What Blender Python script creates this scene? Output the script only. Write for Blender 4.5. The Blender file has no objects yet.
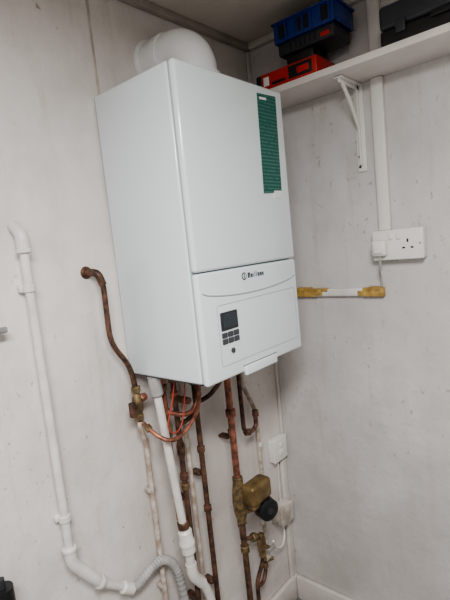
import bpy, bmesh, math, random
from mathutils import Vector, Matrix
random.seed(7)
Z0 = 1.12            # height of the boiler's underside above the floor
CEIL = 1.0052 + Z0
scene = bpy.context.scene

# ---------------------------------------------------------------- materials
def mat(name, col, rough=.5, metal=0., noise=0., nscale=20., bump=0., bscale=60., col2=None, spec=.5, coat=0.):
    m = bpy.data.materials.new(name); m.use_nodes = True
    nt = m.node_tree; b = nt.nodes['Principled BSDF']
    b.inputs['Roughness'].default_value = rough
    b.inputs['Metallic'].default_value = metal
    b.inputs['Specular IOR Level'].default_value = spec
    b.inputs['Coat Weight'].default_value = coat
    b.inputs['Base Color'].default_value = (*col, 1)
    tc = nt.nodes.new('ShaderNodeTexCoord')
    if noise > 0 or col2:
        n = nt.nodes.new('ShaderNodeTexNoise'); n.inputs['Scale'].default_value = nscale
        n.inputs['Detail'].default_value = 5
        nt.links.new(tc.outputs['Object'], n.inputs['Vector'])
        r = nt.nodes.new('ShaderNodeValToRGB')
        c2 = col2 if col2 else tuple(c*(1-noise) for c in col)
        r.color_ramp.elements[0].position = .38; r.color_ramp.elements[0].color = (*c2, 1)
        r.color_ramp.elements[1].position = .62; r.color_ramp.elements[1].color = (*col, 1)
        nt.links.new(n.outputs['Fac'], r.inputs['Fac'])
        nt.links.new(r.outputs['Color'], b.inputs['Base Color'])
    if bump > 0:
        n2 = nt.nodes.new('ShaderNodeTexNoise'); n2.inputs['Scale'].default_value = bscale
        n2.inputs['Detail'].default_value = 4
        nt.links.new(tc.outputs['Object'], n2.inputs['Vector'])
        bp = nt.nodes.new('ShaderNodeBump'); bp.inputs['Strength'].default_value = bump
        bp.inputs['Distance'].default_value = .004
        nt.links.new(n2.outputs['Fac'], bp.inputs['Height'])
        nt.links.new(bp.outputs['Normal'], b.inputs['Normal'])
    return m

def wall_mat(name, base, stain, amount, off, marks):
    m = bpy.data.materials.new(name); m.use_nodes = True
    nt = m.node_tree; L = nt.links.new; b = nt.nodes['Principled BSDF']
    b.inputs['Roughness'].default_value = .34
    b.inputs['Specular IOR Level'].default_value = .5
    tc = nt.nodes.new('ShaderNodeTexCoord')
    def noise(sc, det, rough=.5, scale=(1, 1, 1), o=0):
        mp = nt.nodes.new('ShaderNodeMapping'); mp.inputs['Scale'].default_value = scale
        mp.inputs['Location'].default_value = (off+o, off*1.7+o, off*.6)
        L(tc.outputs['Object'], mp.inputs['Vector'])
        n = nt.nodes.new('ShaderNodeTexNoise'); n.inputs['Scale'].default_value = sc
        n.inputs['Detail'].default_value = det; n.inputs['Roughness'].default_value = rough
        L(mp.outputs['Vector'], n.inputs['Vector']); return n
    def ramp(src, p0, v0, p1, v1):
        r = nt.nodes.new('ShaderNodeMapRange')
        r.inputs['From Min'].default_value = p0; r.inputs['From Max'].default_value = p1
        r.inputs['To Min'].default_value = v0; r.inputs['To Max'].default_value = v1
        L(src, r.inputs['Value']); return r.outputs['Result']
    def mul(a, c):
        x = nt.nodes.new('ShaderNodeMath'); x.operation = 'MULTIPLY'; L(a, x.inputs[0]); L(c, x.inputs[1]); return x.outputs[0]
    def mix(fac, a, c):
        x = nt.nodes.new('ShaderNodeMix'); x.data_type = 'RGBA'
        L(fac, x.inputs['Factor'])
        if isinstance(a, tuple): x.inputs['A'].default_value = (*a, 1)
        else: L(a, x.inputs['A'])
        x.inputs['B'].default_value = (*c, 1)
        return x.outputs['Result']
    c = mix(ramp(noise(2.4, 5, .6).outputs['Fac'], .40, 0, .64, amount), base, stain)
    c = mix(ramp(noise(7, 6, .65, (1.5, 1.5, .9), 3).outputs['Fac'], .46, 0, .70, amount*.75), c, tuple(s*.92 for s in stain))
    # vertical drips
    c = mix(ramp(noise(6, 5, .6, (4, 4, .35), 5).outputs['Fac'], .56, 0, .72, .42*marks), c, (stain[0]*.82, stain[1]*.76, stain[2]*.69))
    # rust / dirt spots, clustered
    clus = ramp(noise(3.2, 2, .5, (1, 1, 1), 9).outputs['Fac'], .46, 0, .57, 1)
    sp = ramp(noise(55, 3, .55, (1, 1, .7), 2).outputs['Fac'], .645, 0, .70, .75*marks)
    c = mix(mul(clus, sp), c, (.33, .24, .18))
    sp2 = ramp(noise(22, 4, .6, (1, 1, .6), 7).outputs['Fac'], .69, 0, .75, .5*marks)
    c = mix(sp2, c, (.44, .37, .31))
    # scuffs
    clus2 = ramp(noise(2.1, 2, .5, (1, 1, 1), 17).outputs['Fac'], .43, 0, .56, 1)
    scr = ramp(noise(11, 9, .8, (1, 1, .3), 11).outputs['Fac'], .61, 0, .72, .45*marks)
    c = mix(mul(clus2, scr), c, (.49, .43, .39))
    # patchy darker tone towards the bottom of the wall
    sx = nt.nodes.new('ShaderNodeSeparateXYZ'); L(tc.outputs['Object'], sx.inputs[0])
    low = ramp(sx.outputs['Z'], 1.25, 0, .15, .75)
    lown = ramp(noise(4, 5, .65, (1, 1, 1), 13).outputs['Fac'], .33, 0, .62, 1)
    c = mix(mul(low, lown), c, tuple(s*.84 for s in stain))
    L(c, b.inputs['Base Color'])
    bn = noise(6, 7, .6)
    bp = nt.nodes.new('ShaderNodeBump'); bp.inputs['Strength'].default_value = .6; bp.inputs['Distance'].default_value = .012
    L(bn.outputs['Fac'], bp.inputs['Height']); L(bp.outputs['Normal'], b.inputs['Normal'])
    return m

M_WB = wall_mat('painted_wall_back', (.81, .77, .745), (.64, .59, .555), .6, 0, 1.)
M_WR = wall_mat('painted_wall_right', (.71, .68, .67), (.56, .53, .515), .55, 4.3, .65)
M_WD = mat('unseen_wall_darkened', (.47, .46, .45), .5, noise=.2, nscale=4)  # for the unseen walls, darkened to cut the fill light they bounce
M_CEIL = mat('ceiling_paint', (.78, .72, .64), .8, noise=.12, nscale=6, bump=.2)
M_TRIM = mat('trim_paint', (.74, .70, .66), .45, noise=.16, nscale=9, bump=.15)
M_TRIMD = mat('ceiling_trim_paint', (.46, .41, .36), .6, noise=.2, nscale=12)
M_SEAM = mat('caulk_seam', (.62, .57, .52), .8, noise=.3, nscale=15)
M_FLOOR = mat('floor_vinyl', (.22, .21, .20), .5, noise=.3, nscale=8)
M_BOIL = mat('boiler_white_enamel', (.77, .84, .86), .20, bump=.02, bscale=8, coat=.3)
M_BOIL2 = mat('boiler_side_enamel', (.74, .81, .84), .25, coat=.2)
M_GAP = mat('panel_gap', (.16, .18, .20), .6)
M_GAPL = mat('panel_crease', (.42, .48, .50), .5)
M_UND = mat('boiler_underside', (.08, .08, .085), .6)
M_FLUE = mat('flue_plastic', (.84, .85, .86), .35)
M_FLUER = mat('flue_seal', (.80, .79, .78), .6)
M_PVC = mat('white_pvc', (.78, .75, .72), .38, noise=.16, nscale=18)
M_PVCG = mat('aged_pvc', (.66, .62, .57), .45, nscale=26, col2=(.40, .35, .30))
M_GREYP = mat('grey_hose', (.46, .45, .44), .5, noise=.25, nscale=30)
M_COP = mat('copper', (.48, .205, .14), .45, .55, nscale=45, col2=(.18, .08, .055))
M_COPD = mat('tarnished_copper', (.20, .105, .07), .52, .4, nscale=45, col2=(.065, .04, .03))
M_BRASS = mat('brass', (.31, .225, .12), .5, .5, nscale=60, col2=(.12, .085, .05))
M_BRONZE = mat('bronze_cover', (.25, .175, .08), .45, .35, nscale=22, col2=(.14, .09, .04))
M_PAINTPIPE = mat('painted_pipe', (.64, .58, .52), .45, nscale=34, col2=(.36, .28, .22))
M_BLACK = mat('black_plastic', (.012, .012, .014), .4)
M_DARK = mat('dark_grey_plastic', (.032, .034, .042), .45)
M_RED = mat('red_plastic', (.50, .03, .02), .4)
M_WIRE = mat('red_wire', (.40, .06, .045), .5)
M_BLUE = mat('blue_plastic', (.014, .045, .26), .3)
M_SHELF = mat('shelf_white', (.85, .80, .76), .4, noise=.08, nscale=10)
M_SOCK = mat('socket_white', (.82, .80, .76), .3)
M_TAPE = mat('brown_tape', (.58, .38, .12), .35, noise=.4, nscale=45)
M_LCD = mat('lcd_screen', (.03, .045, .055), .15)
M_BTN = mat('button_grey', (.06, .065, .075), .4)
M_TXT = mat('logo_dark', (.05, .07, .08), .4)
M_SILV = mat('silver', (.5, .5, .5), .35, .8)
M_LABELW = mat('label_white', (.80, .82, .81), .5)
M_DIFF = mat('lamp_diffuser', (.9, .9, .88), .4)

def sticker_mat():
    m = bpy.data.materials.new('green_sticker'); m.use_nodes = True
    nt = m.node_tree; L = nt.links.new; b = nt.nodes['Principled BSDF']; b.inputs['Roughness'].default_value = .4
    tc = nt.nodes.new('ShaderNodeTexCoord')
    mp = nt.nodes.new('ShaderNodeMapping'); mp.inputs['Scale'].default_value = (160, 1, 150)
    L(tc.outputs['Object'], mp.inputs['Vector'])
    w = nt.nodes.new('ShaderNodeTexWave'); w.bands_direction = 'Z'; w.inputs['Scale'].default_value = 34
    L(tc.outputs['Object'], w.inputs['Vector'])
    n = nt.nodes.new('ShaderNodeTexNoise'); n.inputs['Scale'].default_value = .8
    L(mp.outputs['Vector'], n.inputs['Vector'])
    g1 = nt.nodes.new('ShaderNodeMath'); g1.operation = 'GREATER_THAN'; g1.inputs[1].default_value = .65
    L(w.outputs['Fac'], g1.inputs[0])
    g2 = nt.nodes.new('ShaderNodeMath'); g2.operation = 'GREATER_THAN'; g2.inputs[1].default_value = .40
    L(n.outputs['Fac'], g2.inputs[0])
    mu = nt.nodes.new('ShaderNodeMath'); mu.operation = 'MULTIPLY'
    L(g1.outputs[0], mu.inputs[0]); L(g2.outputs[0], mu.inputs[1])
    sc = nt.nodes.new('ShaderNodeMath'); sc.operation = 'MULTIPLY'; sc.inputs[1].default_value = .18
    L(mu.outputs[0], sc.inputs[0])
    x = nt.nodes.new('ShaderNodeMix'); x.data_type = 'RGBA'
    x.inputs['A'].default_value = (.006, .11, .085, 1); x.inputs['B'].default_value = (.36, .55, .50, 1)
    L(sc.outputs[0], x.inputs['Factor']); L(x.outputs['Result'], b.inputs['Base Color'])
    return m
M_STK = sticker_mat()

# ---------------------------------------------------------------- geometry helpers
def new_obj(name, bm, m, smooth=False):
    me = bpy.data.meshes.new(name); bmesh.ops.recalc_face_normals(bm, faces=bm.faces)
    bm.to_mesh(me); bm.free()
    for mm in (m if isinstance(m, (list, tuple)) else [m]): me.materials.append(mm)
    if smooth:
        for p in me.polygons: p.use_smooth = True
    o = bpy.data.objects.new(name, me); scene.collection.objects.link(o)
    return o
def box(name, x0, x1, y0, y1, z0, z1, m, bev=0., seg=2):
    """z values are relative to the boiler's underside"""
    bm = bmesh.new(); bmesh.ops.create_cube(bm, size=1)
    for v in bm.verts:
        v.co = Vector(((x0+x1)/2+v.co.x*(x1-x0), (y0+y1)/2+v.co.y*(y1-y0), Z0+(z0+z1)/2+v.co.z*(z1-z0)))
    if bev > 0:
        bmesh.ops.bevel(bm, geom=list(bm.edges), offset=bev, segments=seg, profile=.5, affect='EDGES')
    o = new_obj(name, bm, m, bev > 0)
    if bev > 0:
        try: o.data.set_sharp_from_angle(angle=math.radians(50))
        except Exception: pass
    return o
def fillet(pts, rad, n=7):
    P = [Vector(p) for p in pts]
    if rad <= 0 or len(P) < 3: return P
    out = [P[0]]
    for i in range(1, len(P)-1):
        a, b, c = P[i-1], P[i], P[i+1]
        u = (a-b); v = (c-b); t = min(rad, u.length*.48, v.length*.48)
        p0 = b+u.normalized()*t; p2 = b+v.normalized()*t
        for k in range(n+1):
            s = k/n; out.append(p0*(1-s)**2+b*2*s*(1-s)+p2*s*s)
    out.append(P[-1]); return out
def tube(name, pts, r, m, bend=.03, seg=16, radii=None, raw=False):
    P = [Vector((p[0], p[1], p[2]+Z0)) for p in pts]
    if not raw: P = fillet(P, bend)
    bm = bmesh.new(); rings = []
    T = []
    for i in range(len(P)):
        a = P[max(i-1, 0)]; b = P[min(i+1, len(P)-1)]
        d = (b-a)
        T.append(d.normalized() if d.length > 1e-9 else T[-1])
    n = T[0].orthogonal().normalized()
    for i, p in enumerate(P):
        n = (n-T[i]*n.dot(T[i])).normalized(); bb = T[i].cross(n)
        rr = radii[i] if radii else r
        rings.append([bm.verts.new(p+(n*math.cos(2*math.pi*k/seg)+bb*math.sin(2*math.pi*k/seg))*rr) for k in range(seg)])
    for i in range(len(rings)-1):
        for k in range(seg):
            bm.faces.new((rings[i][k], rings[i][(k+1) % seg], rings[i+1][(k+1) % seg], rings[i+1][k]))
    bm.faces.new(rings[0]); bm.faces.new(rings[-1])
    o = new_obj(name, bm, m, True)
    try: o.data.set_sharp_from_angle(angle=math.radians(50))
    except Exception: pass
    return o
def cyl(name, a, b, r, m, seg=20, r2=None):
    return tube(name, [a, b], r, m, 0, seg, radii=[r, r if r2 is None else r2])
def lathe(name, a, b, prof, m, seg=20):
    A, B = Vector(a), Vector(b)
    pts = [A.lerp(B, t) for t, _ in prof]
    P = [Vector((p.x, p.y, p.z+Z0)) for p in pts]; T = (B-A).normalized(); n = T.orthogonal().normalized(); bb = T.cross(n)
    bm = bmesh.new()
    rings = [[bm.verts.new(p+(n*math.cos(2*math.pi*k/seg)+bb*math.sin(2*math.pi*k/seg))*max(rr, .0003)) for k in range(seg)] for p, (_, rr) in zip(P, prof)]
    for i in range(len(rings)-1):
        for k in range(seg):
            bm.faces.new((rings[i][k], rings[i][(k+1) % seg], rings[i+1][(k+1) % seg], rings[i+1][k]))
    bm.faces.new(rings[0]); bm.faces.new(rings[-1])
    o = new_obj(name, bm, m, True)
    try: o.data.set_sharp_from_angle(angle=math.radians(35))
    except Exception: pass
    return o
def nut(name, c, r, h, m, axis=(0, 0, 1)):
    a = Vector(axis).normalized()*h/2; c = Vector(c)
    return lathe(name, c-a, c+a, [(0, r*.85), (.12, r), (.88, r), (1, r*.85)], m, 6)
def catmull(P, n=10):
    P = [Vector(p) for p in P]; out = []
    for i in range(len(P)-1):
        a = P[max(i-1, 0)]; b = P[i]; c = P[i+1]; d = P[min(i+2, len(P)-1)]
        for k in range(n):
            t = k/n
            out.append(.5*((2*b)+(c-a)*t+(2*a-5*b+4*c-d)*t*t+(3*b-a-3*c+d)*t**3))
    out.append(P[-1]); return out
def group(name, parts, loc=None):
    if loc is None:
        cs = [Vector(c) for o in parts for c in o.bound_box]
        loc = sum(cs, Vector())/len(cs)
    e = bpy.data.objects.new(name, None); e.empty_display_size = .05; e.location = loc
    scene.collection.objects.link(e)
    for o in parts:
        o.parent = e; o.matrix_parent_inverse = Matrix.Translation(-Vector(loc))
    return e

# ---------------------------------------------------------------- room shell
FZ = -Z0; CZ = CEIL-Z0
XL, YF = -2.5, -2.5
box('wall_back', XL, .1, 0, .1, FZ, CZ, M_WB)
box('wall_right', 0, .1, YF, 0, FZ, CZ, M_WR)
box('wall_left', XL-.1, XL, YF, .1, FZ, CZ, M_WD)
box('wall_front', XL-.1, .1, YF-.1, YF, FZ, CZ, M_WD)
box('floor', XL-.1, .1, YF-.1, .1, FZ-.05, FZ, M_FLOOR)
box('ceiling', XL-.1, .1, YF-.1, .1, CZ, CZ+.05, M_CEIL)
box('baseboard_back', XL, 0, -.018, 0, FZ, FZ+.10, M_TRIM, .005)
box('baseboard_right', -.018, 0, YF, -.018, FZ, FZ+.10, M_TRIM, .005)
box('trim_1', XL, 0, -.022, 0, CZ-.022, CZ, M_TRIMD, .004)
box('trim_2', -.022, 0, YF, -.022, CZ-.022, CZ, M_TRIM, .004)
box('trim_3', -.659, -.652, -.002, 0, FZ+.10, CZ-.022, M_SEAM, .0008)
box('trim_4', -.012, 0, -.012, 0, FZ+.10, CZ-.022, M_TRIM, .003)

# ---------------------------------------------------------------- boiler
bx0, bx1, BD, BH = -.6754, -.2669, .2955, .72
P = []
P.append(box('casing', bx0, bx1, -BD+.022, -.004, .004, BH, M_BOIL2, .006, 3))
P.append(box('casing_gap', bx0+.004, bx1-.004, -BD+.018, -BD+.024, .006, BH-.004, M_GAPL))
ZS = .262
P.append(box('front_panel', bx0, bx1, -BD, -BD+.019, ZS+.0015, BH, M_BOIL, .008, 4))
P.append(box('control_fascia', bx0, bx1, -BD, -BD+.019, 0, ZS-.0015, M_BOIL, .008, 4))
cr = []
for k in range(25):
    s = k/24; cr.append((bx0+.012+s*(bx1-bx0-.024), -BD-.0002, .215-.020*math.sin(math.pi*s)**.6))
P.append(tube('fascia_crease', cr, .0018, M_GAPL, raw=True, seg=8))
zl, zh, xl, xr = .035, .180, bx0+.055, bx1-.02
P.append(tube('door_outline', [(xl, -BD, zl), (xl, -BD, zh), (xr, -BD, zh), (xr, -BD, zl), (xl, -BD, zl)], .0010, M_GAPL, .008, 6))
P.append(box('display_bezel', -.612, -.550, -BD-.0025, -BD+.002, .118, .162, M_DARK, .002))
P.append(box('lcd', -.606, -.556, -BD-.0032, -BD, .126, .158, M_LCD))
for i in range(3):
    for j in range(2):
        x = -.612+i*.0215
        P.append(box('button_%d' % (i*2+j+1), x, x+.0185, -BD-.0025, -BD+.001, .086+j*.0150, .0985+j*.0150, M_BTN, .001))
P.append(cyl('power_button', (-.578, -BD-.003, .066), (-.578, -BD, .066), .0065, M_BTN))
P.append(lathe('logo_emblem', (-.508, -BD-.0008, .2375), (-.508, -BD, .2375), [(0, .0095), (1, .0095)], M_TXT, 24))
P.append(lathe('logo_emblem_inner', (-.508, -BD-.0012, .2375), (-.508, -BD, .2375), [(0, .0065), (1, .0065)], M_BOIL, 24))
P.append(box('logo_emblem_bar', -.5095, -.5065, -BD-.0016, -BD, .232, .243, M_TXT))
x = -.493
for i, w in enumerate([.009, .007, .003, .003, .003, .007, .007, .005]):
    h = .013 if i in (0, 3, 4) else .009
    P.append(box('letter_%d' % (i+1), x, x+w*.45, -BD-.001, -BD, .2315, .2315+h, M_TXT))
    if w > .004:
        P.append(box('letter_%d_b' % (i+1), x, x+w, -BD-.001, -BD, .2315+h-.0025, .2315+h, M_TXT))
        P.append(box('letter_%d_c' % (i+1), x+w*.7, x+w, -BD-.001, -BD, .2315, .2315+h, M_TXT))
    x += w+.0032
P.append(box('handle_flap', -.540, -.405, -BD-.006, -BD+.004, -.008, .016, M_BOIL, .003, 3))
P.append(box('handle_shadow_gap', -.545, -.400, -BD-.001, -BD+.002, .016, .018, M_GAP))
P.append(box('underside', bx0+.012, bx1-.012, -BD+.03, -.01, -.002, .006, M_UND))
def quad_slab(name, c, y0, y1, m):
    bm = bmesh.new(); f = [bm.verts.new((a, y0, b+Z0)) for a, b in c]; g = [bm.verts.new((a, y1, b+Z0)) for a, b in c]
    bm.faces.new(f); bm.faces.new(g[::-1])
    for i in range(4): bm.faces.new((f[i], g[i], g[(i+1) % 4], f[(i+1) % 4]))
    return new_obj(name, bm, m)
P.append(quad_slab('sticker', [(-.384, .697), (-.300, .701), (-.308, .446), (-.392, .442)], -BD-.0012, -BD, M_STK))
P.append(quad_slab('sticker_tag', [(-.345, .450), (-.309, .451), (-.310, .432), (-.346, .431)], -BD-.0016, -BD, M_LABELW))
P.append(quad_slab('sticker_heading', [(-.376, .689), (-.345, .6905), (-.3455, .684), (-.3765, .6825)], -BD-.0016, -BD, M_LABELW))
group('wall_mounted_boiler', P)

# flue
cx, cy, cz, rb = -.456, -.155, .812, .062
pts = [(cx, cy, .722), (cx, cy, cz-.045)]
for k in range(13):
    a = k/12*math.pi/2; pts.append((cx, cy+.062*(1-math.cos(a)), cz-.035+.062*math.sin(a)))
pts.append((cx, -.002, cz+.027))
F = [tube('flue_bend', pts, rb-.002, M_FLUE, raw=True, seg=32),
     lathe('flue_base_collar', (cx, cy, .720), (cx, cy, .765), [(0, .080), (.3, .080), (.45, .068), (1, .068)], M_FLUE, 36),
     lathe('flue_joint_ring', (cx, -.075, cz+.027), (cx, -.050, cz+.027), [(0, .058), (.05, .065), (.95, .065), (1, .058)], M_FLUE, 36),
     lathe('flue_wall_seal', (cx, -.012, cz+.027), (cx, -.001, cz+.027), [(0, .064), (.4, .070), (1, .072)], M_FLUER, 36)]
group('boiler_flue', F)

# ---------------------------------------------------------------- shelf + bracket + trunking + socket
SB, ST, SX = .758, .777, -.165
box('wall_shelf', SX, -.001, -1.5, -.001, SB, ST, M_SHELF, .0015)
def bracket(name, y):
    B = [box('wall_arm', -.006, -.0005, y-.015, y+.015, .500, SB-.0005, M_SOCK, .002),
         box('shelf_arm', -.135, -.004, y-.013, y+.013, SB-.0065, SB-.0005, M_SOCK, .002),
         box('wall_rib', -.016, -.005, y-.003, y+.003, .52, SB-.004, M_SOCK, .001),
         box('shelf_rib', -.128, -.005, y-.003, y+.003, SB-.017, SB-.005, M_SOCK, .001),
         tube('brace', [(-.112, y, SB-.010), (-.060, y, .695), (-.010, y, .625)], .006, M_SOCK, .02, 12)]
    for z in (.515, .545): B.append(cyl('screw_%d' % int(z*1000), (-.0085, y+.006, z), (-.005, y+.006, z), .004, M_COPD, 10))
    return group(name, B)
bracket('shelf_bracket', -.400)
bracket('shelf_bracket', -1.15)
group('cable_trunking', [box('trunk_lower', -.016, -.0005, -.479, -.443, .3145, SB-.001, M_SHELF, .002),
                         box('trunk_lid_lower', -.018, -.014, -.475, -.447, .3145, SB-.001, M_SOCK, .001)])
group('cable_trunking', [box('trunk_upper', -.016, -.0005, -.483, -.447, ST+.001, CZ-.023, M_SHELF, .002),
                         box('trunk_lid_upper', -.018, -.014, -.479, -.451, ST+.001, CZ-.023, M_SOCK, .001)])
zc = .126
C = [box('conduit_body', -.018, -.0005, -.442, -.014, zc-.014, zc+.012, M_PVC, .004),
     box('tape_1', -.0195, -.0003, -.447, -.378, zc-.0155, zc+.0135, M_TAPE, .003),
     box('tape_2', -.0195, -.0003, -.215, -.095, zc-.0155, zc+.0135, M_TAPE, .003)]
for i, (a, b, z0, z1) in enumerate([(-.235, -.20, zc-.010, zc+.012), (-.19, -.14, zc+.004, zc+.018), (-.44, -.40, zc+.003, zc+.017), (-.395, -.362, zc-.012, zc+.004), (-.255, -.230, zc+.003, zc+.0142)]):
    C.append(box('tape_strip_%d' % (i+1), -.0205, -.0003, a, b, z0, z1, M_TAPE, .0015))
group('conduit_pipe', C)
S = [box('back_box', -.030, -.0005, -.577, -.431, .226, .312, M_SOCK, .003),
     box('face_plate', -.038, -.029, -.579, -.429, .224, .314, M_SOCK, .004, 3)]
yy = -.535
S.append(box('earth_hole', -.0385, -.037, yy-.0025, yy+.0025, .274, .284, M_BLACK))
S.append(box('live_hole', -.0385, -.037, yy-.016, yy-.008, .256, .261, M_BLACK))
S.append(box('neutral_hole', -.0385, -.037, yy+.008, yy+.016, .256, .261, M_BLACK))
S.append(box('rocker_1', -.042, -.037, -.515, -.503, .284, .303, M_SOCK, .002))
S.append(box('rocker_2', -.042, -.037, -.492, -.480, .284, .303, M_SOCK, .002))
S.append(cyl('screw_1', (-.0392, -.570, .269), (-.037, -.570, .269), .0035, M_SILV, 12))
group('double_wall_socket', S)
yp = -.455
Pg = [box('plug_body', -.060, -.0385, yp-.022, yp+.022, .238, .286, M_SOCK, .008, 3),
      box('plug_grip', -.065, -.058, yp-.014, yp+.014, .246, .278, M_SOCK, .003),
      tube('cord', [(-.050, yp, .240), (-.050, yp, .208), (-.035, yp+.01, .188), (-.014, yp+.014, .17), (-.012, yp+.014, .142)], .003, M_GREYP, .02, 10)]
group('mains_plug', Pg)

# ---------------------------------------------------------------- things on the shelf
T = ST
R_ = [box('case_body', -.155, -.035, -.350, -.140, T+.0005, T+.052, M_RED, .005, 3),
      box('case_dark_band', -.1565, -.034, -.335, -.255, T+.010, T+.046, M_BLACK, .002),
      box('case_end_cap', -.157, -.033, -.158, -.137, T+.004, T+.050, M_BLACK, .004),
      box('case_label', -.1562, -.154, -.185, -.165, T+.014, T+.040, M_LABELW, .0003),
      box('case_red_badge', -.1572, -.155, -.325, -.285, T+.018, T+.036, M_RED, .0003),
      box('case_stripe', -.1562, -.154, -.245, -.195, T+.012, T+.020, M_BLACK, .0003)]
group('red_tool_case', R_)
b0, b1 = -.405, -.222
Kb = [box('charger_foot', -.140, -.050, b0+.07, b1-.02, T+.0525, T+.085, M_BLACK, .006),
      box('charger_body', -.148, -.040, b0, b1, T+.084, T+.120, M_DARK, .006, 3),
      box('charger_red_badge', -.1495, -.146, b0+.012, b0+.04, T+.092, T+.104, M_RED, .0005)]
for i in range(6):
    yv = b0+.055+i*.016
    Kb.append(box('vent_%d' % (i+1), -.1492, -.147, yv, yv+.006, T+.092, T+.113, M_BLACK))
group('battery_charger', Kb)
def tray(x0, x1, y0, y1, z0, z1, t, m):
    Q = [box('tray_base', x0+.01, x1-.01, y0+.01, y1-.01, z0, z0+t, m, .001)]
    Q.append(box('side_1', x0, x0+t, y0, y1, z0, z1, m, .0012)); Q.append(box('side_2', x1-t, x1, y0, y1, z0, z1, m, .0012))
    Q.append(box('side_3', x0, x1, y0, y0+t, z0, z1, m, .0012)); Q.append(box('side_4', x0, x1, y1-t, y1, z0, z1, m, .0012))
    Q.append(box('rim_1', x0-.005, x0+t, y0-.005, y1+.005, z1-.006, z1, m, .0015)); Q.append(box('rim_2', x1-t, x1+.005, y0-.005, y1+.005, z1-.006, z1, m, .0015))
    Q.append(box('rim_3', x0-.005, x1+.005, y0-.005, y0+t, z1-.006, z1, m, .0015)); Q.append(box('rim_4', x0-.005, x1+.005, y1-t, y1+.005, z1-.006, z1, m, .0015))
    for i in range(7):
        yv = y0+.015+i*(y1-y0-.03)/6
        Q.append(box('rib_%d' % (i+1), x0-.004, x0+.001, yv-.003, yv+.003, z0+.003, z1-.004, m, .0008))
    for i in range(3):
        yv = y0+.03+i*(y1-y0-.06)/2
        Q.append(box('slot_%d' % (i+1), x0-.0015, x0+.001, yv-.018, yv+.018, z0+.010, z1-.012, M_BLACK))
    return Q
TR = tray(-.152, -.035, b0-.008, b1+.008, T+.121, T+.180, .003, M_BLUE)
TR.append(box('contents', -.140, -.045, b0+.01, b1-.01, T+.1245, T+.184, M_BLACK, .01, 3))
group('blue_parts_tray', TR)
Kc = [box('lower_shell', -.155, -.020, -.90, -.535, T+.0005, T+.040, M_BLACK, .006, 3),
      box('upper_shell', -.157, -.018, -.902, -.533, T+.041, T+.100, M_DARK, .010, 3),
      box('handle_bar', -.163, -.155, -.76, -.66, T+.028, T+.042, M_BLACK, .003),
      box('latch_1', -.161, -.155, -.60, -.575, T+.022, T+.055, M_DARK, .002),
      box('latch_2', -.161, -.155, -.87, -.845, T+.022, T+.055, M_DARK, .002)]
group('black_power_tool_case', Kc)

# ---------------------------------------------------------------- waste pipe on the left
yw = -.025; xw = -.922
Wp = [tube('pipe', [(xw, yw, .385), (xw, yw, -.385), (-.858, yw, -.480), (-.775, yw, -.552)], .0098, M_PVC, .035, 20),
      tube('top_elbow', [(xw, yw, .350), (xw, yw, .388), (xw-.004, -.001, .408)], .0138, M_PVC, .022, 20),
      lathe('elbow_rim', (xw, yw, .345), (xw, yw, .355), [(0, .014), (.2, .0165), (.8, .0165), (1, .014)], M_PVC),
      tube('bottom_elbow', [(xw, yw, -.350), (xw, yw, -.385), (-.892, yw, -.430), (-.858, yw, -.478)], .0140, M_PVC, .03, 20),
      lathe('elbow_rim_2', (xw, yw, -.345), (xw, yw, -.355), [(0, .015), (.2, .0170), (.8, .0170), (1, .015)], M_PVC),
      lathe('elbow_rim_3', (-.862, yw, -.473), (-.852, yw, -.484), [(0, .015), (.2, .0170), (.8, .0170), (1, .015)], M_PVC),
      lathe('joint', (-.80, yw, -.531), (-.768, yw, -.558), [(0, .012), (.1, .0155), (.9, .0155), (1, .012)], M_PVC)]
for i, z in enumerate((.268, -.272)):
    Wp.append(lathe('clip_%d' % (i+1), (xw, yw, z-.008), (xw, yw, z+.008), [(0, .012), (.1, .0135), (.9, .0135), (1, .012)], M_PVC))
    Wp.append(box('clip_foot_%d' % (i+1), xw-.017, xw+.017, -.016, -.0005, z-.008, z+.008, M_PVC, .003))
group('waste_pipe', Wp)
hp = [(-.772, -.026, -.555), (-.745, -.032, -.548), (-.700, -.034, -.532), (-.662, -.034, -.537), (-.630, -.034, -.575), (-.612, -.034, -.65), (-.605, -.034, -.78), (-.603, -.034, FZ+.102)]
cp = catmull(hp, 22)
rad = [.0125+.0012*math.sin(i*1.6) for i in range(len(cp))]
group('flexible_drain_hose', [tube('hose', cp, .0125, M_GREYP, raw=True, radii=rad)])

Cp = [tube('pipe', [(-.760, -.002, .286), (-.750, -.034, .283), (-.740, -.034, .250), (-.742, -.034, .105), (-.692, -.034, .030), (-.684, -.034, -.035)], .0070, M_COPD, .035, 16),
      tube('wall_elbow', [(-.762, -.003, .286), (-.751, -.034, .284), (-.741, -.034, .252)], .0096, M_COPD, .018, 16),
      lathe('wall_plate', (-.762, -.006, .286), (-.762, -.0005, .286), [(0, .012), (.5, .015), (1, .016)], M_COPD),
      nut('valve_nut_top', (-.684, -.034, -.035), .013, .018, M_BRASS),
      lathe('valve_body', (-.684, -.034, -.045), (-.684, -.034, -.105), [(0, .009), (.2, .013), (.5, .015), (.8, .013), (1, .009)], M_BRASS),
      nut('valve_nut_bottom', (-.684, -.034, -.112), .013, .018, M_BRASS),
      cyl('valve_spindle', (-.684, -.034, -.075), (-.712, -.05, -.075), .006, M_BRASS),
      box('valve_lever', -.722, -.706, -.058, -.044, -.098, -.058, M_COPD, .003),
      nut('side_union', (-.668, -.040, -.060), .011, .018, M_COP, (1, 0, .2)),
      tube('tail', [(-.684, -.034, -.115), (-.684, -.034, -.15), (-.664, -.022, -.185), (-.664, -.022, FZ+.102)], .0075, M_PAINTPIPE, .02)]
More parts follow.
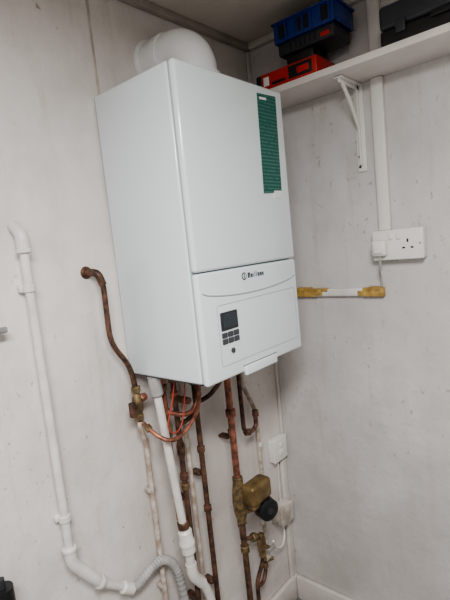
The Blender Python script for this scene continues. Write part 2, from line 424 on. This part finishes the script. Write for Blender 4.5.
for i, z in enumerate((-.33, -.62)):
    Cp.append(box('clip_%d' % (i+1), -.676, -.652, -.026, -.0025, z-.006, z+.006, M_PVCG, .002))
group('gas_pipe', Cp)

Cd = [tube('pipe', [(-.660, -.085, .0), (-.615, -.080, -.47)], .0112, M_PVC, 0, 20),
      lathe('boiler_socket', (-.660, -.085, .0), (-.655, -.085, -.055), [(0, .017), (.9, .017), (1, .013)], M_GREYP),
      lathe('coupling', (-.615, -.080, -.455), (-.608, -.080, -.530), [(0, .015), (.08, .020), (.45, .020), (.5, .0225), (.62, .0225), (.66, .020), (.95, .020), (1, .015)], M_PVC, 28),
      lathe('coupling_band', (-.6185, -.080, -.430), (-.6165, -.080, -.452), [(0, .013), (.1, .0155), (.9, .0155), (1, .013)], M_COPD, 28),
      tube('lower_pipe', [(-.608, -.080, -.52), (-.606, -.080, -.60), (-.560, -.080, -.665), (-.540, -.080, -.74), (-.540, -.080, FZ+.001)], .0130, M_PVC, .04, 20),
      tube('lower_elbow', [(-.606, -.080, -.565), (-.604, -.080, -.605), (-.572, -.080, -.648)], .0160, M_PVC, .03, 20)]
group('condensate_pipe', Cd)

# all the copper tails below the boiler
Q = []
def riser(k, x, y, z1, r, m, nuts=(), z0=.001):
    Q.append(tube('pipe_%d' % k, [(x, y, z0), (x, y, z1)], r, m, 0, 16))
    for i, (z, mm) in enumerate(nuts):
        Q.append(nut('pipe_%d_nut_%d' % (k, i+1), (x, y, z), r*1.7, r*2.2, mm))
FB = FZ+.001
riser(1, -.565, -.048, FB, .0080, M_COPD, [(-.04, M_BRASS), (-.085, M_COP), (-.33, M_COPD), (-.36, M_BRASS)])
riser(2, -.486, -.048, FB, .0080, M_COPD, [(-.03, M_BRASS), (-.07, M_BRASS), (-.28, M_COPD), (-.47, M_COPD)])
riser(3, -.522, -.030, FB, .0070, M_PAINTPIPE, [(-.05, M_COP)])
riser(4, -.375, -.082, -.42, .0105, M_COP, [(-.03, M_BRASS), (-.20, M_COP)])
riser(5, -.345, -.050, -.655, .0080, M_COPD, [(-.04, M_BRASS), (-.28, M_COPD), (-.60, M_BRASS)])
riser(6, -.606, -.052, -.44, .0072, M_COP, [(-.05, M_BRASS), (-.12, M_COP)])
Q.append(tube('cross_1', [(-.606, -.052, -.12), (-.585, -.10, -.130), (-.545, -.10, -.130), (-.515, -.10, -.075), (-.515, -.10, .001)], .0068, M_COP, .02))
Q.append(tube('cross_2', [(-.565, -.048, -.175), (-.54, -.075, -.160), (-.50, -.075, -.130), (-.486, -.052, -.10)], .0065, M_COPD, .02))
Q.append(tube('tail_short_1', [(-.44, -.12, .001), (-.44, -.12, -.07), (-.47, -.09, -.115), (-.486, -.05, -.135)], .0068, M_COPD, .02))
Q.append(nut('tail_nut', (-.44, -.12, -.03), .013, .018, M_BRASS))
Q.append(lathe('isolator_1', (-.606, -.052, -.145), (-.606, -.052, -.20), [(0, .008), (.3, .013), (.7, .013), (1, .008)], M_BRASS))
Q.append(lathe('isolator_2', (-.565, -.048, -.22), (-.565, -.048, -.275), [(0, .008), (.3, .012), (.7, .012), (1, .008)], M_COPD))
Q.append(nut('tee_1', (-.515, -.10, -.05), .012, .018, M_BRASS))
Q.append(cyl('pressure_valve', (-.565, -.055, -.095), (-.565, -.105, -.095), .010, M_COPD, 18))
for k, (x, z) in enumerate(((-.565, -.40), (-.486, -.36), (-.565, -.72), (-.486, -.72), (-.345, -.30))):
    Q.append(box('pipe_clip_%d' % (k+1), x-.012, x+.012, -.040, -.0005, z-.005, z+.005, M_COPD, .002))
Q.append(tube('filling_hose', catmull([(-.684, -.046, -.125), (-.675, -.09, -.155), (-.650, -.116, -.172), (-.605, -.118, -.165), (-.560, -.116, -.140), (-.530, -.105, -.115), (-.517, -.10, -.085)], 8), .0056, M_COP, raw=True))
Q.append(nut('filling_nut_1', (-.680, -.062, -.138), .010, .016, M_BRASS, (0, -1, -.8)))
# circulation valve body is plumbed straight into pipe 4
Q += [box('actuator_cover', -.385, -.285, -.150, -.096, -.500, -.432, M_BRONZE, .014, 4),
     box('actuator_base', -.375, -.295, -.140, -.096, -.515, -.497, M_BRASS, .004),
     nut('inlet_nut', (-.375, -.082, -.425), .019, .026, M_BRASS),
     lathe('valve_body', (-.375, -.082, -.43), (-.375, -.082, -.56), [(0, .016), (.2, .021), (.5, .024), (.8, .021), (1, .014)], M_BRASS),
     nut('outlet_nut', (-.375, -.082, -.56), .017, .022, M_BRASS),
     lathe('side_outlet', (-.372, -.085, -.525), (-.30, -.10, -.535), [(0, .017), (.7, .017), (1, .022)], M_BRASS),
     lathe('knob', (-.325, -.162, -.530), (-.305, -.105, -.530), [(0, .026), (.08, .035), (.6, .037), (1, .030)], M_BLACK, 28),
     lathe('knob_cap', (-.327, -.166, -.530), (-.323, -.156, -.530), [(0, .010), (1, .013)], M_DARK, 20),
     tube('tail_pipe', [(-.375, -.082, -.565), (-.372, -.082, FB)], .0100, M_COPD, 0),
     nut('tail_nut_2', (-.374, -.082, -.66), .016, .024, M_BRASS)]
# capped branch and isolation valve at the bottom right
Q += [tube('capped_branch', [(-.300, -.065, .001), (-.300, -.065, -.295), (-.262, -.065, -.310), (-.235, -.065, -.300), (-.232, -.065, -.255)], .0072, M_COPD, .02),
     nut('branch_elbow_nut', (-.282, -.065, -.303), .013, .022, M_COPD, (1, 0, -.3)),
     nut('branch_cap', (-.232, -.065, -.255), .012, .022, M_COPD),
     nut('branch_top_nut', (-.300, -.065, -.035), .013, .02, M_BRASS)]
Q += [tube('isolation_pipe', [(-.335, -.052, -.662), (-.285, -.060, -.675), (-.262, -.060, -.70), (-.262, -.060, -.78), (-.30, -.055, -.84), (-.30, -.055, FB)], .0072, M_COPD, .02),
     lathe('isolation_body', (-.262, -.060, -.68), (-.262, -.060, -.76), [(0, .009), (.2, .014), (.5, .017), (.8, .014), (1, .009)], M_BRASS),
     nut('isolation_nut_1', (-.262, -.060, -.69), .014, .018, M_BRASS), nut('isolation_nut_2', (-.262, -.060, -.755), .014, .018, M_BRASS),
     cyl('isolation_spindle', (-.262, -.060, -.72), (-.262, -.100, -.72), .006, M_BRASS),
     box('isolation_handle', -.280, -.244, -.106, -.098, -.728, -.712, M_SILV, .003),
     nut('union', (-.300, -.060, -.672), .015, .022, M_BRASS, (1, 0, -.2)),
     nut('union_2', (-.245, -.066, -.778), .012, .02, M_PVCG, (1, 0, -.3)),
     lathe('drain_cock', (-.262, -.060, -.775), (-.225, -.075, -.790), [(0, .008), (.5, .011), (1, .006)], M_BRASS),
     tube('lower_branch', [(-.298, -.055, -.86), (-.26, -.05, -.87), (-.235, -.045, -.845), (-.235, -.045, -.82)], .007, M_COPD, .015),
     nut('lower_branch_nut', (-.235, -.045, -.82), .012, .02, M_BRASS)]
group('copper_pipework', Q)
def wire(pts, n): return tube('wire_%d' % n, catmull(pts, 8), .0020, M_WIRE, raw=True, seg=8)
group('red_wire_loop', [wire([(-.625, -.128, -.002), (-.645, -.128, -.07), (-.665, -.125, -.125), (-.650, -.128, -.150), (-.62, -.128, -.135), (-.600, -.13, -.06), (-.595, -.13, -.002)], 1)])

G = [tube('pipe', [(-.235, -.022, -.06), (-.235, -.022, -.16), (-.178, -.022, -.27), (-.172, -.022, -.65), (-.20, -.030, -.70), (-.20, -.03, -.80)], .0075, M_PAINTPIPE, .02),
     lathe('clip', (-.172, -.022, -.39), (-.172, -.022, -.405), [(0, .011), (1, .011)], M_PVC),
     lathe('white_tee', (-.172, -.022, -.60), (-.172, -.022, -.66), [(0, .010), (.1, .014), (.9, .014), (1, .010)], M_PVCG),
     tube('tee_branch', [(-.172, -.024, -.63), (-.215, -.040, -.645), (-.245, -.055, -.66)], .009, M_PVCG, .01)]
group('white_painted_pipe', G)
group('fused_spur', [box('back_box', -.098, -.014, -.022, -.0005, -.508, -.422, M_SOCK, .003),
                     box('face_plate', -.100, -.013, -.030, -.021, -.510, -.420, M_SOCK, .004, 3),
                     box('fuse_carrier', -.068, -.042, -.0325, -.029, -.490, -.468, M_SOCK, .001),
                     box('switch', -.062, -.048, -.0335, -.029, -.458, -.438, M_SOCK, .002)])
group('wiring_box', [box('body', -.118, -.040, -.045, -.0005, -.745, -.675, M_PVCG, .006, 3),
                     box('lid', -.121, -.037, -.052, -.044, -.748, -.672, M_PVCG, .004),
                     cyl('gland', (-.08, -.025, -.745), (-.08, -.025, -.765), .009, M_GREYP),
                     tube('cable_up', [(-.065, -.012, -.675), (-.065, -.012, -.60), (-.058, -.012, -.512)], .004, M_PVC, .02),
                     tube('cable_down', catmull([(-.08, -.025, -.760), (-.085, -.03, -.80), (-.12, -.04, -.82), (-.16, -.04, -.80), (-.182, -.05, -.76)], 8), .004, M_PVC, raw=True)])
box('trim_5', -.036, -.0125, -.014, -.0005, FZ+.10, -.512, M_TRIM, .003)

group('stopcock_handle', [cyl('spindle', (-.995, -.0005, .190), (-.995, -.03, .190), .005, M_SILV),
                          box('lever', -1.03, -.985, -.036, -.026, .183, .197, M_SILV, .004)])
group('insulated_pipe', [tube('foam', [(-1.085, -.045, -.33), (-1.085, -.045, FB)], .022, M_BLACK, 0),
                         cyl('pipe_end', (-1.085, -.045, -.33), (-1.085, -.045, -.31), .008, M_DARK)])

# ---------------------------------------------------------------- lights
def area(name, loc, target, sx, sy, power, col):
    l = bpy.data.lights.new(name, 'AREA'); l.shape = 'RECTANGLE'; l.size = sx; l.size_y = sy; l.energy = power; l.color = col
    o = bpy.data.objects.new(name, l); o.location = loc
    o.rotation_euler = (Vector(target)-Vector(loc)).to_track_quat('-Z', 'Y').to_euler(); scene.collection.objects.link(o); return o
LX, LY = -1.55, -1.15
area('ceiling_lamp_light', (LX, LY, CEIL-.075), (LX, LY, 0), .9, .30, 45, (1, .99, .975))
group('ceiling_lamp', [box('lamp_housing', LX-.50, LX+.50, LY-.18, LY+.18, CZ-.045, CZ-.001, M_SOCK, .01, 3),
                       box('lamp_diffuser', LX-.47, LX+.47, LY-.16, LY+.16, CZ-.060, CZ-.044, M_DIFF, .006)])
w = bpy.data.worlds.new('World'); scene.world = w; w.use_nodes = True
w.node_tree.nodes['Background'].inputs['Color'].default_value = (.9, .95, 1, 1)
w.node_tree.nodes['Background'].inputs['Strength'].default_value = .6
try: scene.view_settings.look = 'AgX - Medium High Contrast'
except Exception: pass

# ---------------------------------------------------------------- camera
Rv = Vector((.6489, -.754, -.1019)).normalized(); Fv = Vector((.7447, .6569, -.1177)).normalized()
Uv = Rv.cross(Fv).normalized(); Rv = Fv.cross(Uv).normalized()
cam = bpy.data.cameras.new('Camera'); cam.sensor_fit = 'VERTICAL'; cam.sensor_height = 24; cam.lens = 24*455.7487/600
cam.clip_start = .02
co = bpy.data.objects.new('Camera', cam); scene.collection.objects.link(co)
M = Matrix((Rv, Uv, -Fv)).transposed().to_4x4(); M.translation = Vector((-1.3916, -1.004, .3171+Z0)); co.matrix_world = M
scene.camera = co
